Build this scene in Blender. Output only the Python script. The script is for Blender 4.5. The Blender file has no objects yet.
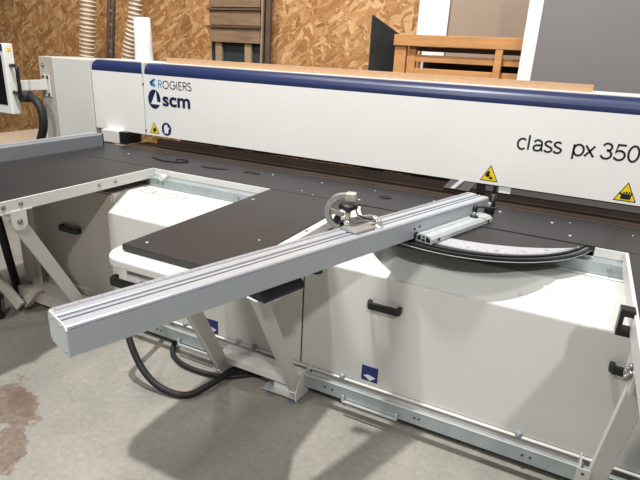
import bpy, bmesh, math, random
from mathutils import Vector, Matrix
random.seed(4)
PI = math.pi
COL = bpy.context.scene.collection

# ------------------------------------------------------------------ materials
def lin(c):
    return tuple(((v/255)/12.92 if v/255 <= .04045 else ((v/255+.055)/1.055)**2.4) for v in c) + (1,)
def mat(name, rgb, rough=.5, metal=0.0, var=0.0, scale=8, bump=0.0, bscale=60, spec=.5, dist=.002, stretch=(1,1,1)):
    m = bpy.data.materials.new(name); m.use_nodes = True
    nt = m.node_tree; b = nt.nodes['Principled BSDF']
    b.inputs['Base Color'].default_value = lin(rgb)
    b.inputs['Roughness'].default_value = rough
    b.inputs['Metallic'].default_value = metal
    b.inputs['Specular IOR Level'].default_value = spec
    tc = nt.nodes.new('ShaderNodeTexCoord')
    mp = nt.nodes.new('ShaderNodeMapping'); mp.inputs['Scale'].default_value = stretch
    nt.links.new(tc.outputs['Object'], mp.inputs['Vector'])
    n = nt.nodes.new('ShaderNodeTexNoise'); n.inputs['Scale'].default_value = scale; n.inputs['Detail'].default_value = 6
    nt.links.new(mp.outputs[0], n.inputs['Vector'])
    r = nt.nodes.new('ShaderNodeValToRGB')
    r.color_ramp.elements[0].position = .3; r.color_ramp.elements[1].position = .7
    a = lin(rgb)
    r.color_ramp.elements[0].color = tuple(v*(1-var) for v in a[:3])+(1,)
    r.color_ramp.elements[1].color = tuple(min(1, v*(1+var)) for v in a[:3])+(1,)
    nt.links.new(n.outputs['Fac'], r.inputs[0]); nt.links.new(r.outputs[0], b.inputs['Base Color'])
    if bump:
        n2 = nt.nodes.new('ShaderNodeTexNoise'); n2.inputs['Scale'].default_value = bscale; n2.inputs['Detail'].default_value = 4
        nt.links.new(mp.outputs[0], n2.inputs['Vector'])
        bp = nt.nodes.new('ShaderNodeBump'); bp.inputs['Strength'].default_value = bump; bp.inputs['Distance'].default_value = dist
        nt.links.new(n2.outputs['Fac'], bp.inputs['Height']); nt.links.new(bp.outputs[0], b.inputs['Normal'])
    return m

M = dict(
 white=mat('white_paint', (213,213,208), .38, var=.025, scale=2.5),
 beamwhite=mat('beam_white_paint', (232,231,227), .4, var=.02, scale=2),
 cream=mat('cream_paint', (217,215,210), .42, var=.04, scale=3),
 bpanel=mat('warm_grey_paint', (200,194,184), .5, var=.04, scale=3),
 blue=mat('navy_rubber', (32,43,82), .38, var=.08, scale=14, bump=.15, bscale=25),
 table=mat('black_phenolic', (44,42,43), .42, var=.10, scale=5, bump=.06, bscale=120),
 brown=mat('brown_strip', (66,52,43), .5, var=.2, scale=4),
 galv=mat('galvanised_steel', (176,186,190), .42, .55, var=.09, scale=18),
 boltsteel=mat('bolt_steel', (150,152,152), .3, .75, var=.1),
 fencegrey=mat('grey_aluminium', (140,143,149), .5, .35, var=.03),
 zinc=mat('zinc_plate', (214,216,212), .38, .5, var=.1, scale=20),
 alu=mat('anodised_aluminium', (184,190,200), .36, .55, var=.04, scale=6, stretch=(1,1,1)),
 alub=mat('bright_aluminium', (204,209,216), .32, .5, var=.04, scale=6),
 aluside=mat('satin_aluminium', (192,197,204), .5, .2, var=.03, scale=6),
 groove=mat('groove_shadow_grey', (120,126,134), .5, .4),
 barpaint=mat('dull_aluminium', (196,202,202), .45, .3, var=.06, scale=30),
 caps=mat('end_cap_plastic', (204,212,208), .5, .1, var=.04),
 scale=mat('scale_tape', (150,150,154), .5, var=.05, scale=40),
 white_scale=mat('white_scale_band', (178,178,181), .5, var=.10, scale=60),
 tick=mat('tick_black', (60,60,62), .6),
 black=mat('black_plastic', (22,22,24), .42, var=.15),
 rubber=mat('black_rubber', (28,28,29), .6, var=.15),
 dark=mat('dark_void_metal', (24,22,22), .6),
 anod=mat('black_anodised', (46,50,58), .35, .3, var=.3, scale=30),
 steelgrey=mat('grey_steel_strip', (122,118,116), .5, .15, var=.05),
 chrome=mat('cast_chrome', (214,214,210), .2, .8, var=.08, scale=30),
 castdull=mat('dull_casting', (176,176,170), .35, .55, var=.1, scale=30),
 cast=mat('pale_casting', (206,200,184), .35, .35, var=.08, scale=30),
 yellow=mat('warning_yellow', (238,204,20), .5),
 ink=mat('black_ink', (18,20,30), .5),
 navy=mat('navy_ink', (22,30,72), .5),
 cyan=mat('cyan_ink', (50,140,200), .5),
 stickerblue=mat('sticker_blue', (26,42,110), .45),
 stickerwhite=mat('sticker_white', (232,234,236), .5),
 hose=mat('hose_beige', (186,166,142), .55, var=.06, scale=20),
 hoserib=mat('hose_rib', (212,194,170), .5, var=.05),
 hosering=mat('hose_cuff', (120,112,104), .5),
 film=mat('white_film', (226,226,224), .3, var=.02),
 mdf=mat('mdf_edge', (196,158,122), .7, var=.06, scale=30),
 pine=mat('pine_orange', (192,138,84), .6, var=.16, scale=5, stretch=(1,6,6)),
 pinedark=mat('aged_board', (134,108,82), .7, var=.22, scale=5, stretch=(1,6,6)),
 postpine=mat('pale_post', (158,134,106), .7, var=.12, scale=6),
 lath=mat('lath_dark', (92,72,58), .7, var=.2, scale=6),
 slate=mat('slate_sheet', (52,58,60), .45, var=.2, scale=10),
 greypanel=mat('grey_laminate', (122,118,118), .5, var=.03, scale=2),
 taupe=mat('taupe_laminate', (156,136,118), .5, var=.04, scale=3),
 panelwhite=mat('white_laminate', (232,232,232), .5, var=.02),
 pale=mat('pale_plywood', (226,206,180), .6, var=.07, scale=4),
 glass=mat('screen_glass', (14,15,18), .15),
 rim=mat('wheel_hub', (140,130,122), .5, .3, var=.2, scale=20),
 rust=mat('floor_anchor_blue', (120,136,158), .5, .3),
 chip=mat('wood_chip', (208,204,198), .8),
 debris=mat('dark_dust', (26,24,24), .9),
)

def floor_mat():
    m = bpy.data.materials.new('concrete_floor'); m.use_nodes = True
    nt = m.node_tree; N = nt.nodes; L = nt.links; b = N['Principled BSDF']
    b.inputs['Roughness'].default_value = .55
    tc = N.new('ShaderNodeTexCoord')
    def noise(s, d=8, r=.6, dd=0):
        n = N.new('ShaderNodeTexNoise'); n.inputs['Scale'].default_value = s; n.inputs['Detail'].default_value = d
        n.inputs['Roughness'].default_value = r; n.inputs['Distortion'].default_value = dd
        L.new(tc.outputs['Object'], n.inputs['Vector']); return n
    def ramp(src, stops):
        r = N.new('ShaderNodeValToRGB'); e = r.color_ramp.elements
        while len(e) < len(stops): e.new(.5)
        for i, (p, c) in enumerate(stops): e[i].position = p; e[i].color = c
        L.new(src, r.inputs[0]); return r
    def mix(f, a, bb, mode='MIX'):
        x = N.new('ShaderNodeMix'); x.data_type = 'RGBA'; x.blend_type = mode
        if isinstance(f, float): x.inputs[0].default_value = f
        else: L.new(f, x.inputs[0])
        for s, v in ((6, a), (7, bb)):
            if isinstance(v, tuple): x.inputs[s].default_value = v
            else: L.new(v, x.inputs[s])
        return x.outputs[2]
    base = ramp(noise(1.6, 8, .62, .4).outputs['Fac'], [(.3, lin((137,134,128))), (.5, lin((150,147,140))), (.7, lin((162,158,150)))])
    fine = ramp(noise(38, 6, .7).outputs['Fac'], [(.3, (.80,.80,.79,1)), (.7, (1.08,1.07,1.05,1))])
    c = mix(1.0, base.outputs[0], fine.outputs[0], 'MULTIPLY')
    # pale trowel streaks
    st = ramp(noise(3.2, 6, .7, 2.2).outputs['Fac'], [(.58, (0,0,0,1)), (.72, (1,1,1,1))])
    s2 = N.new('ShaderNodeMath'); s2.operation = 'MULTIPLY'; s2.inputs[1].default_value = .45; L.new(st.outputs[0], s2.inputs[0])
    c = mix(s2.outputs[0], c, lin((176,171,160)))
    # scattered sawdust, tan, near the machine's front rail
    sep = N.new('ShaderNodeSeparateXYZ'); L.new(tc.outputs['Object'], sep.inputs[0])
    def blob(cx, cy, rx, ry, ns, amp, lo, hi, rot=0.0):
        m0 = N.new('ShaderNodeMapping'); m0.vector_type = 'TEXTURE'; m0.inputs['Location'].default_value = (cx, cy, 0); m0.inputs['Rotation'].default_value = (0, 0, rot); m0.inputs['Scale'].default_value = (1, 1, 1)
        L.new(tc.outputs['Object'], m0.inputs['Vector'])
        mp = N.new('ShaderNodeMapping'); mp.inputs['Scale'].default_value = (1/rx, 1/ry, 0)
        L.new(m0.outputs[0], mp.inputs['Vector'])
        ln = N.new('ShaderNodeVectorMath'); ln.operation = 'LENGTH'; L.new(mp.outputs[0], ln.inputs[0])
        nn = noise(ns, 7, .65)
        ma = N.new('ShaderNodeMath'); ma.operation = 'MULTIPLY_ADD'; ma.inputs[1].default_value = amp; L.new(nn.outputs['Fac'], ma.inputs[0]); L.new(ln.outputs['Value'], ma.inputs[2])
        return ramp(ma.outputs[0], [(lo, (1,1,1,1)), (hi, (0,0,0,1))]).outputs[0]
    # brownish wet stain
    r = N.new('ShaderNodeValToRGB')
    k1 = blob(-2.13, 1.20, .46, .22, 9, 1.0, .93, .97, -.42)
    core = blob(-2.10, 1.22, .30, .12, 14, .9, .7, 1.0, -.4)
    k2 = blob(-1.86, 1.015, .36, .11, 12, 1.0, .93, .98, -.66)
    stc = ramp(noise(30, 6, .75).outputs['Fac'], [(.35, lin((92,78,68))), (.65, lin((138,120,106)))])
    mx = N.new('ShaderNodeMath'); mx.operation = 'MAXIMUM'; L.new(k1, mx.inputs[0]); L.new(k2, mx.inputs[1])
    sm = N.new('ShaderNodeMath'); sm.operation = 'MULTIPLY'; sm.inputs[1].default_value = .85; L.new(mx.outputs[0], sm.inputs[0])
    c = mix(sm.outputs[0], c, stc.outputs[0])
    cm = N.new('ShaderNodeMath'); cm.operation = 'MULTIPLY'; cm.inputs[1].default_value = .6; L.new(core, cm.inputs[0])
    c = mix(cm.outputs[0], c, lin((104,82,68)))
    for (x, y, rx, ry, w, col) in ((-1.15,1.86,.34,.16,.3,(180,156,130)), (-1.5,1.68,.16,.10,.4,(160,132,110)), (-2.6,1.85,.35,.08,.5,(150,118,96)), (-1.0,1.93,.12,.06,.5,(186,160,130)), (-1.9,1.9,.5,.12,.25,(186,170,148))):
        k = blob(x, y, rx, ry, 22, 1.1, .75, 1.25)
        km = N.new('ShaderNodeMath'); km.operation = 'MULTIPLY'; km.inputs[1].default_value = w; L.new(k, km.inputs[0])
        c = mix(km.outputs[0], c, lin(col))
    L.new(c, b.inputs['Base Color'])
    bp = N.new('ShaderNodeBump'); bp.inputs['Strength'].default_value = .15; bp.inputs['Distance'].default_value = .002
    L.new(noise(60, 5).outputs['Fac'], bp.inputs['Height']); L.new(bp.outputs[0], b.inputs['Normal'])
    return m

def osb_mat():
    m = bpy.data.materials.new('osb_strand_board'); m.use_nodes = True
    nt = m.node_tree; N = nt.nodes; L = nt.links; b = N['Principled BSDF']
    b.inputs['Roughness'].default_value = .55
    tc = N.new('ShaderNodeTexCoord')
    wn = N.new('ShaderNodeTexNoise'); wn.inputs['Scale'].default_value = 5; wn.inputs['Detail'].default_value = 3
    L.new(tc.outputs['Object'], wn.inputs['Vector'])
    wa = N.new('ShaderNodeVectorMath'); wa.operation = 'MULTIPLY_ADD'; wa.inputs[1].default_value = (.10,.10,.10)
    L.new(wn.outputs['Color'], wa.inputs[0]); L.new(tc.outputs['Object'], wa.inputs[2])
    def layer(ang, sx, sz, off):
        mr = N.new('ShaderNodeMapping'); mr.inputs['Rotation'].default_value = (0, math.radians(ang), 0); mr.inputs['Location'].default_value = (off, 0, off*.7)
        L.new(wa.outputs[0], mr.inputs['Vector'])
        ms = N.new('ShaderNodeMapping'); ms.inputs['Scale'].default_value = (sx, 0, sz)
        L.new(mr.outputs[0], ms.inputs['Vector'])
        v = N.new('ShaderNodeTexVoronoi'); v.feature = 'F1'; v.inputs['Scale'].default_value = 1; L.new(ms.outputs[0], v.inputs['Vector'])
        d = N.new('ShaderNodeTexVoronoi'); d.feature = 'DISTANCE_TO_EDGE'; d.inputs['Scale'].default_value = 1; L.new(ms.outputs[0], d.inputs['Vector'])
        s = N.new('ShaderNodeSeparateColor'); L.new(v.outputs['Color'], s.inputs[0])
        g = N.new('ShaderNodeTexNoise'); g.inputs['Scale'].default_value = 3; g.inputs['Detail'].default_value = 5
        mg = N.new('ShaderNodeMapping'); mg.inputs['Scale'].default_value = (sx*.4, 0, sz*2.2); L.new(mr.outputs[0], mg.inputs['Vector']); L.new(mg.outputs[0], g.inputs['Vector'])
        ad = N.new('ShaderNodeMath'); ad.operation = 'MULTIPLY_ADD'; ad.inputs[1].default_value = .5; L.new(g.outputs['Fac'], ad.inputs[0])
        sb = N.new('ShaderNodeMath'); sb.operation = 'MULTIPLY'; sb.inputs[1].default_value = .75; L.new(s.outputs[0], sb.inputs[0]); L.new(sb.outputs[0], ad.inputs[2])
        r = N.new('ShaderNodeValToRGB'); e = r.color_ramp.elements
        for i, (p, c) in enumerate([(.10,(134,90,52)), (.42,(170,120,72)), (.68,(188,140,88)), (.97,(212,170,120))]):
            if i > 1: e.new(p)
        for i, (p, c) in enumerate([(.10,(134,90,52)), (.42,(170,120,72)), (.68,(188,140,88)), (.97,(212,170,120))]):
            e[i].position = p; e[i].color = lin(c)
        L.new(ad.outputs[0], r.inputs[0])
        er = N.new('ShaderNodeValToRGB'); er.color_ramp.elements[0].color = (.62,.60,.58,1); er.color_ramp.elements[0].position = 0; er.color_ramp.elements[1].position = .06
        L.new(d.outputs['Distance'], er.inputs[0])
        x = N.new('ShaderNodeMix'); x.data_type = 'RGBA'; x.blend_type = 'MULTIPLY'; x.inputs[0].default_value = 1
        L.new(r.outputs[0], x.inputs[6]); L.new(er.outputs[0], x.inputs[7])
        return x.outputs[2], s.outputs[1]
    c, _ = layer(12, 9, 26, 0)
    for i, (ang, sx, sz) in enumerate(((58, 8, 25), (-35, 9, 30), (-75, 8, 23), (30, 7, 30))):
        c2, sel = layer(ang, sx, sz, 1.7*(i+1))
        g = N.new('ShaderNodeMath'); g.operation = 'GREATER_THAN'; g.inputs[1].default_value = .62; L.new(sel, g.inputs[0])
        x = N.new('ShaderNodeMix'); x.data_type = 'RGBA'; L.new(g.outputs[0], x.inputs[0]); L.new(c, x.inputs[6]); L.new(c2, x.inputs[7])
        c = x.outputs[2]
    L.new(c, b.inputs['Base Color'])
    return m

# ------------------------------------------------------------------ mesh helpers
def new(): return bmesh.new()
def frame(d, up=(0,0,1)):
    x = Vector(d).normalized(); u = Vector(up)
    y = u.cross(x)
    if y.length < 1e-4: y = Vector((0,1,0)).cross(x)
    y.normalize(); z = x.cross(y)
    return x, y, z
def bevel(bm, es, w, seg=2):
    if w > 0: bmesh.ops.bevel(bm, geom=es, offset=w, segments=seg, profile=.6, affect='EDGES')
def box(bm, a, b, bv=0.0, seg=2):
    t = bmesh.new(); r = bmesh.ops.create_cube(t, size=1)
    c = [(a[i]+b[i])/2 for i in range(3)]; s = [abs(b[i]-a[i]) for i in range(3)]
    for v in t.verts: v.co = Vector((c[0]+v.co.x*s[0], c[1]+v.co.y*s[1], c[2]+v.co.z*s[2]))
    bevel(t, t.edges[:], min(bv, min(s)*.45), seg); merge(bm, t)
def merge(bm, t):
    me = bpy.data.meshes.new('tmp'); t.to_mesh(me); t.free(); bm.from_mesh(me); bpy.data.meshes.remove(me)
def bar(bm, p, q, w, h, up=(0,0,1), bv=0.0, seg=2):
    """box beam from p to q, w across, h along up"""
    p = Vector(p); q = Vector(q); x, y, z = frame(q-p, up); l = (q-p).length
    t = bmesh.new(); bmesh.ops.create_cube(t, size=1)
    for v in t.verts: v.co = (p+q)/2 + x*v.co.x*l + y*v.co.y*w + z*v.co.z*h
    bevel(t, t.edges[:], min(bv, min(w, h, l)*.45), seg); merge(bm, t)
def prism(bm, poly, org, u, v, n, depth, bv=0.0, seg=2, bev_all=True):
    """polygon in (u,v) at org extruded along n by depth"""
    org = Vector(org); u = Vector(u); v = Vector(v); n = Vector(n)
    t = bmesh.new()
    a = [t.verts.new(org+u*x+v*y) for x, y in poly]; b = [t.verts.new(org+u*x+v*y+n*depth) for x, y in poly]
    t.faces.new(a); t.faces.new(b[::-1]); k = len(poly)
    for i in range(k): t.faces.new((a[(i+1)%k], a[i], b[i], b[(i+1)%k]))
    bmesh.ops.recalc_face_normals(t, faces=t.faces[:])
    if bv: bevel(t, t.edges[:], bv, seg)
    merge(bm, t)
def cyl(bm, p, q, r, seg=20, r2=None):
    tube(bm, [p, q], [r, r if r2 is None else r2], seg)
def tube(bm, pts, rad, seg=12, cap=True):
    pts = [Vector(p) for p in pts]; n = len(pts)
    if not isinstance(rad, (list, tuple)): rad = [rad]*n
    rings = []; py = None
    for i, p in enumerate(pts):
        d = (pts[min(i+1, n-1)]-pts[max(i-1, 0)]).normalized()
        if py is None: _, y, z = frame(d)
        else:
            y = py - d*py.dot(d); y.normalize(); z = d.cross(y)
        py = y
        rings.append([bm.verts.new(p+(y*math.cos(a)+z*math.sin(a))*rad[i]) for a in (2*PI*k/seg for k in range(seg))])
    for i in range(n-1):
        for k in range(seg):
            f = bm.faces.new((rings[i][k], rings[i][(k+1)%seg], rings[i+1][(k+1)%seg], rings[i+1][k])); f.smooth = True
    if cap: bm.faces.new(rings[0][::-1]); bm.faces.new(rings[-1])
def spline(pts, n=10):
    P = [Vector(p) for p in pts]; P = [P[0]*2-P[1]]+P+[P[-1]*2-P[-2]]; out = []
    for i in range(1, len(P)-2):
        for k in range(n):
            t = k/n; a, b, c, d = P[i-1:i+3]
            out.append(.5*((2*b)+(c-a)*t+(2*a-5*b+4*c-d)*t*t+(3*b-a-3*c+d)*t**3))
    out.append(P[-2]); return out
def bolt(bm, p, n, r=.009, h=.007):
    p = Vector(p); n = Vector(n).normalized()
    cyl(bm, p-n*.001, p+n*.002, r*1.35, 14); cyl(bm, p, p+n*h, r, 6)

OFF = {}
def obj(name, bm, m, parent=None, label=None, kind=None):
    off = OFF.get(parent.name, Vector()) if parent else Vector()
    bmesh.ops.translate(bm, verts=bm.verts[:], vec=-off)
    me = bpy.data.meshes.new(name); bm.to_mesh(me); bm.free()
    if m: me.materials.append(m if not isinstance(m, str) else M[m])
    o = bpy.data.objects.new(name, me); COL.objects.link(o)
    if parent: o.parent = parent; OFF[o.name] = off
    if label: o['label'] = label
    if kind: o['kind'] = kind
    return o
def thing(name, label, cat, loc, group=None):
    o = bpy.data.objects.new(name, None); COL.objects.link(o); o.location = loc; o.empty_display_size = .1
    o['label'] = label; o['category'] = cat
    if group: o['group'] = group
    OFF[o.name] = Vector(loc); return o
def tag(o, label, cat, group=None):
    o['label'] = label; o['category'] = cat
    if group: o['group'] = group
    return o
def lettering(name, s, m, parent, org, u, v, height, width=None, thin=0.0, shear=0.0, label=None):
    """text as thin mesh, baseline start org, along u, up v"""
    cu = bpy.data.curves.new(name, 'FONT'); cu.body = s; cu.size = 1; cu.extrude = .0; cu.offset = thin; cu.shear = shear; cu.resolution_u = 6
    t = bpy.data.objects.new('t', cu); COL.objects.link(t); bpy.context.view_layer.update()
    me = bpy.data.meshes.new_from_object(t.evaluated_get(bpy.context.evaluated_depsgraph_get()))
    bpy.data.objects.remove(t); bpy.data.curves.remove(cu)
    xs = [q.co.x for q in me.vertices]; ys = [q.co.y for q in me.vertices]
    x0, x1 = min(xs), max(xs)
    ky = height; kx = (width/(x1-x0)) if width else ky
    u = Vector(u); v = Vector(v); org = Vector(org); off = OFF.get(parent.name, Vector())
    for q in me.vertices: q.co = org + u*((q.co.x-x0)*kx) + v*(q.co.y*ky) - off
    me.materials.clear(); me.materials.append(M[m])
    o = bpy.data.objects.new(name, me); COL.objects.link(o); o.parent = parent; OFF[o.name] = off
    if label: o['label'] = label
    return o
X = (1,0,0); Y = (0,1,0); Z = (0,0,1)
def flat(bm, poly, org, u=X, v=Z, n=(0,-1,0), d=.0006): prism(bm, poly, org, u, v, n, d)
def circ(cx, cy, rx, ry=None, n=28): ry = ry or rx; return [(cx+rx*math.cos(2*PI*k/n), cy+ry*math.sin(2*PI*k/n)) for k in range(n)]

# ------------------------------------------------------------------ setting
bm = new(); box(bm, (-8.2,-4,-.1), (4.5,5.0,0)); f = obj('floor', bm, floor_mat()); f['kind'] = 'structure'
bm = new(); box(bm, (-8.2,4.9,0), (4.5,5.02,4.2)); w = obj('wall_back', bm, osb_mat()); w['kind'] = 'structure'

# ------------------------------------------------------------------ panel saw
BY = 2.85      # front of the pressure beam cover
saw = thing('panel_saw', 'long white beam panel saw with navy top edge and black table', 'saw', (-1.4,2.6,0))
# beam cover, front face leaning nothing, rounded navy top edge
prof = [(0,0),(0,.418),(.045,.418),(.045,.455),(.35,.455),(.35,.03),(.04,0)]
bm = new(); prism(bm, [(y, z) for y, z in prof], (-3.335,BY,.985), Y, Z, X, 4.9)
cover = obj('beam_cover', bm, 'beamwhite', saw)
def cap_profile(): # quarter round
    return [(0,.418)]+[(.062-.062*math.cos(a), .430+.062*math.sin(a)) for a in [k*PI/2/8 for k in range(9)]]+[(.075,.492),(.075,.418)]
for x0, x1, nm in ((-3.325,-2.835,'short navy edge strip left of the white gap'), (-2.810,1.56,'long navy edge strip right of the white gap')):
    bm = new(); prism(bm, cap_profile(), (x0,BY,.985), Y, Z, X, x1-x0, .002)
    obj('edge_strip', bm, 'blue', cover, nm)
bm = new(); box(bm, (-3.335,BY+.0755,1.44), (1.56,BY+.35,1.484), .004)
box(bm, (-2.834,BY-.001,1.40), (-2.811,BY+.075,1.482), .006)
obj('top_plate', bm, 'white', cover)
for x in (-2.828,-3.334):
    bm = new(); box(bm, (x,BY-.0008,.986), (x+.003,BY+.001,1.403)); obj('panel_seam', bm, 'groove', cover)
for z in (1.335,1.015):
    bm = new(); bolt(bm, (-2.826,BY,z), (0,-1,0), .006, .004); obj('screw', bm, 'tick', cover)
# lettering
F = (0,-1,0)
def A(cx, cy, rx, ry, a0, a1, n=14): return [(cx+rx*math.cos(math.radians(a0+(a1-a0)*k/n)), cy+ry*math.sin(math.radians(a0+(a1-a0)*k/n))) for k in range(n+1)]
GL = {  # stroke letters, cap height 1, x height .72; (advance box handled by caller)
 'c': [A(.33,.36,.29,.36,48,312)], 'l': [[(0,0),(0,1.0)]],
 'a': [A(.28,.50,.25,.22,165,35,8)+[(.53,.50),(.53,.14),(.60,.0)], [(.53,.42)]+[(.36,.38)]+A(.24,.19,.21,.19,100,270,9)+[(.40,.03),(.53,.18)]],
 's': [A(.27,.53,.22,.19,35,180,8)+[(.14,.42),(.40,.32)]+A(.27,.19,.24,.19,20,-155,9)],
 'p': [[(.03,.70),(.03,-.26)], A(.33,.36,.30,.36,180,540,22)], 'x': [[(.02,0),(.56,.71)], [(.02,.71),(.56,0)]],
 '3': [A(.29,.75,.25,.23,165,-80,11)+A(.28,.27,.30,.27,80,-165,12)],
 '5': [[(.60,.96),(.16,.96),(.08,.48)]+A(.30,.30,.31,.30,130,-155,14)],
 '0': [A(.30,.49,.28,.49,90,450,26)],
 'O': [A(.5,.5,.47,.5,0,360,26)], 'G': [A(.5,.5,.47,.5,42,360,22)+[(.56,.5)]], 'I': [[(0,0),(0,1)]],
 'E': [[(.52,1),(.03,1),(.03,0),(.52,0)], [(.03,.52),(.46,.52)]],
 'R': [[(.03,0),(.03,1),(.30,1)]+A(.30,.75,.26,.25,90,-90,9)+[(.03,.5)], [(.26,.5),(.58,0)]],
 'S': [A(.28,.75,.25,.25,40,180,8)+[(.12,.60),(.44,.42)]+A(.28,.25,.28,.25,30,-150,9)]}
def strokes(name, items, m, parent, org, h, wd, shear=0.0, label=None):
    """letters as flat raised strokes on the cover front"""
    bm = new()
    for chh, x0, sx in items:
        for pl in GL[chh]:
            P = [Vector((x0+(px*sx*h)+shear*py*h, py*h, 0)) for px, py in pl]
            closed = (P[0]-P[-1]).length < 1e-5
            n = len(P); L_, R_ = [], []
            for i in range(n):
                a = P[i-1] if i > 0 else (P[-2] if closed else P[0]); b2 = P[i+1] if i < n-1 else (P[1] if closed else P[-1])
                d1 = (P[i]-a).normalized() if (P[i]-a).length > 1e-7 else (b2-P[i]).normalized()
                d2 = (b2-P[i]).normalized() if (b2-P[i]).length > 1e-7 else d1
                t = d1+d2; t = t.normalized() if t.length > 1e-5 else d1
                nn = Vector((-t.y, t.x, 0)); k = wd/2/max(.5, nn.dot(Vector((-d1.y, d1.x, 0))))
                L_.append(P[i]+nn*k); R_.append(P[i]-nn*k)
            o_ = Vector(org)
            vl = [bm.verts.new(o_+Vector((q.x,0,q.y))) for q in L_]; vr = [bm.verts.new(o_+Vector((q.x,0,q.y))) for q in R_]
            for i in range(n-1): bm.faces.new((vl[i], vr[i], vr[i+1], vl[i+1]))
    return obj(name, bm, m, parent, label)
strokes('lettering', [('c',0,1),('l',.055,1),('a',.078,1),('s',.128,1),('s',.171,1),('p',.262,1),('x',.314,1),('3',.386,1.02),('5',.440,1.02),('0',.498,1.04)], 'ink', cover, (-.292,BY-.0012,1.190), .074, .0092, .0, 'black slanted lettering class px 350')
strokes('lettering', [('O',.0,1.05),('G',.062,1.05),('I',.124,1),('E',.140,1.1),('R',.178,1.1),('S',.218,1.1)], 'ink', cover, (-2.646,BY-.0012,1.320), .050, .0060, 0, 'thin black dealer lettering OGIERS')
strokes('lettering', [('R',0,1.1)], 'cyan', cover, (-2.686,BY-.0012,1.322), .048, .0060, 0, 'blue letter R of the dealer name')
bm = new()
flat(bm, [(-.004,0),(.030,.030),(.044,.026),(.024,.004),(.044,-.022),(.034,-.026),(.010,-.022)], (-2.752,BY,1.350)); obj('dealer_emblem', bm, 'cyan', cover)
bm = new(); flat(bm, [(-.006,.000),(.020,.026),(.010,.026),(-.024,.004),(-.010,-.02),(.004,-.02)], (-2.742,BY,1.350)); obj('dealer_emblem', bm, 'navy', cover, 'dark navy half of the dealer emblem')
lettering('lettering', 'scm', 'navy', cover, (-2.655,BY-.0015,1.205), X, Z, .128, .245, .030, 0, 'bold dark scm lettering')
bm = new(); flat(bm, circ(-2.730, 1.240, .057, .066), (0,BY,0)); obj('round_emblem', bm, 'navy', cover)
bm = new(); flat(bm, [(-2.712,1.296),(-2.762,1.206),(-2.668,1.206),(-2.671,1.222),(-2.704,1.224)], (0,BY-.0007,0)); obj('emblem_wedge', bm, 'stickerwhite', cover)
def triangle(cx, cz, w, h, slant=.0, lab=None):
    st = new(); a = [(-w/2,0),(w/2,0),(0,h)]
    flat(st, a, (cx,BY,cz)); s = obj('warning_sticker', st, 'ink', cover, lab)
    q = .86; c0 = h/3
    st = new(); flat(st, [(x*q, c0+(y-c0)*q) for x, y in a], (cx,BY-.0007,cz)); obj('yellow_field', st, 'yellow', cover)
    return s
triangle(-.402, 1.002, .092, .088, lab='yellow warning triangle at the beam middle')
bm = new(); flat(bm, [(-.018,.040),(-.006,.056),(.003,.050),(.000,.036),(.006,.030),(-.006,.020),(-.020,.026)], (-.404,BY-.0014,1.002)); flat(bm, circ(.010,.018,.010,.007,12), (-.404,BY-.0014,1.002)); obj('hand_symbol', bm, 'ink', cover)
triangle(.238, .998, .100, .094, lab='yellow warning triangle with black hand by the right end')
bm = new()
flat(bm, [(-.022,.010),(.020,.010),(.022,.032),(.012,.034),(-.012,.034),(-.030,.044),(-.034,.038),(-.022,.028)], (.240,BY-.0014,.998))
for k in range(4): flat(bm, [(-.014+k*.010,.032),(-.007+k*.010,.032),(-.007+k*.011,.050-.003*abs(k-1.5)),(-.014+k*.011,.050-.003*abs(k-1.5))], (.240,BY-.0014,.998))
obj('hand_symbol', bm, 'ink', cover)
triangle(-2.745, 1.002, .092, .080, lab='small yellow warning triangle at the beam left end')
bm = new(); flat(bm, [(-.010,.012),(.014,.010),(.018,.034),(.006,.046),(-.002,.034),(-.012,.030)], (-2.745,BY-.0014,1.002)); obj('hand_symbol', bm, 'ink', cover)
bm = new(); flat(bm, circ(-2.632,1.042,.044,.046), (0,BY,0)); obj('glove_sticker', bm, 'navy', cover)
bm = new(); flat(bm, [(-.016,-.030),(.014,-.030),(.018,-.004),(.028,.010),(.020,.014),(.012,.006),(.010,.028),(.003,.032),(-.004,.032),(-.012,.028),(-.020,.020),(-.022,-.006)], (-2.632,BY-.0007,1.042)); obj('glove_symbol', bm, 'stickerwhite', cover)
# red-orange sliver of the next label on the right
bm = new(); flat(bm, [(.296,1.032),(.304,1.025),(.36,1.025),(.36,1.045)], (0,BY,0)); obj('warning_sticker', bm, mat('label_orange',(206,110,60),.5), cover, 'orange label edge at the frame border')

# end housing left of the beam
bm = new(); prism(bm, [(-3.345,2.845),(-3.735,2.845),(-3.965,2.90),(-3.965,3.25),(-3.345,3.25)], (0,0,.86), X, Y, Z, .612, .004)
eh = obj('end_housing', bm, 'white', saw)
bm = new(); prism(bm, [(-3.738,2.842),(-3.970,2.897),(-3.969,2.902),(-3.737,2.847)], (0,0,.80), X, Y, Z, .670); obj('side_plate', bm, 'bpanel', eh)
bm = new()
nv = Vector((-.055,-.230,0)).normalized()
for (t, z) in ((.30,1.405),): bolt(bm, Vector((-3.970+.232*t,2.897-.055*t,z)), nv, .014, .010)
obj('bolt', bm, 'boltsteel', eh)
bm = new(); box(bm, (-3.215,2.79,.90), (-3.045,2.90,.99), .004); obj('beam_foot', bm, 'cream', saw)
bm = new(); box(bm, (-3.044,2.80,.90), (-2.98,2.95,.986)); obj('foot_gusset', bm, 'black', saw)
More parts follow.
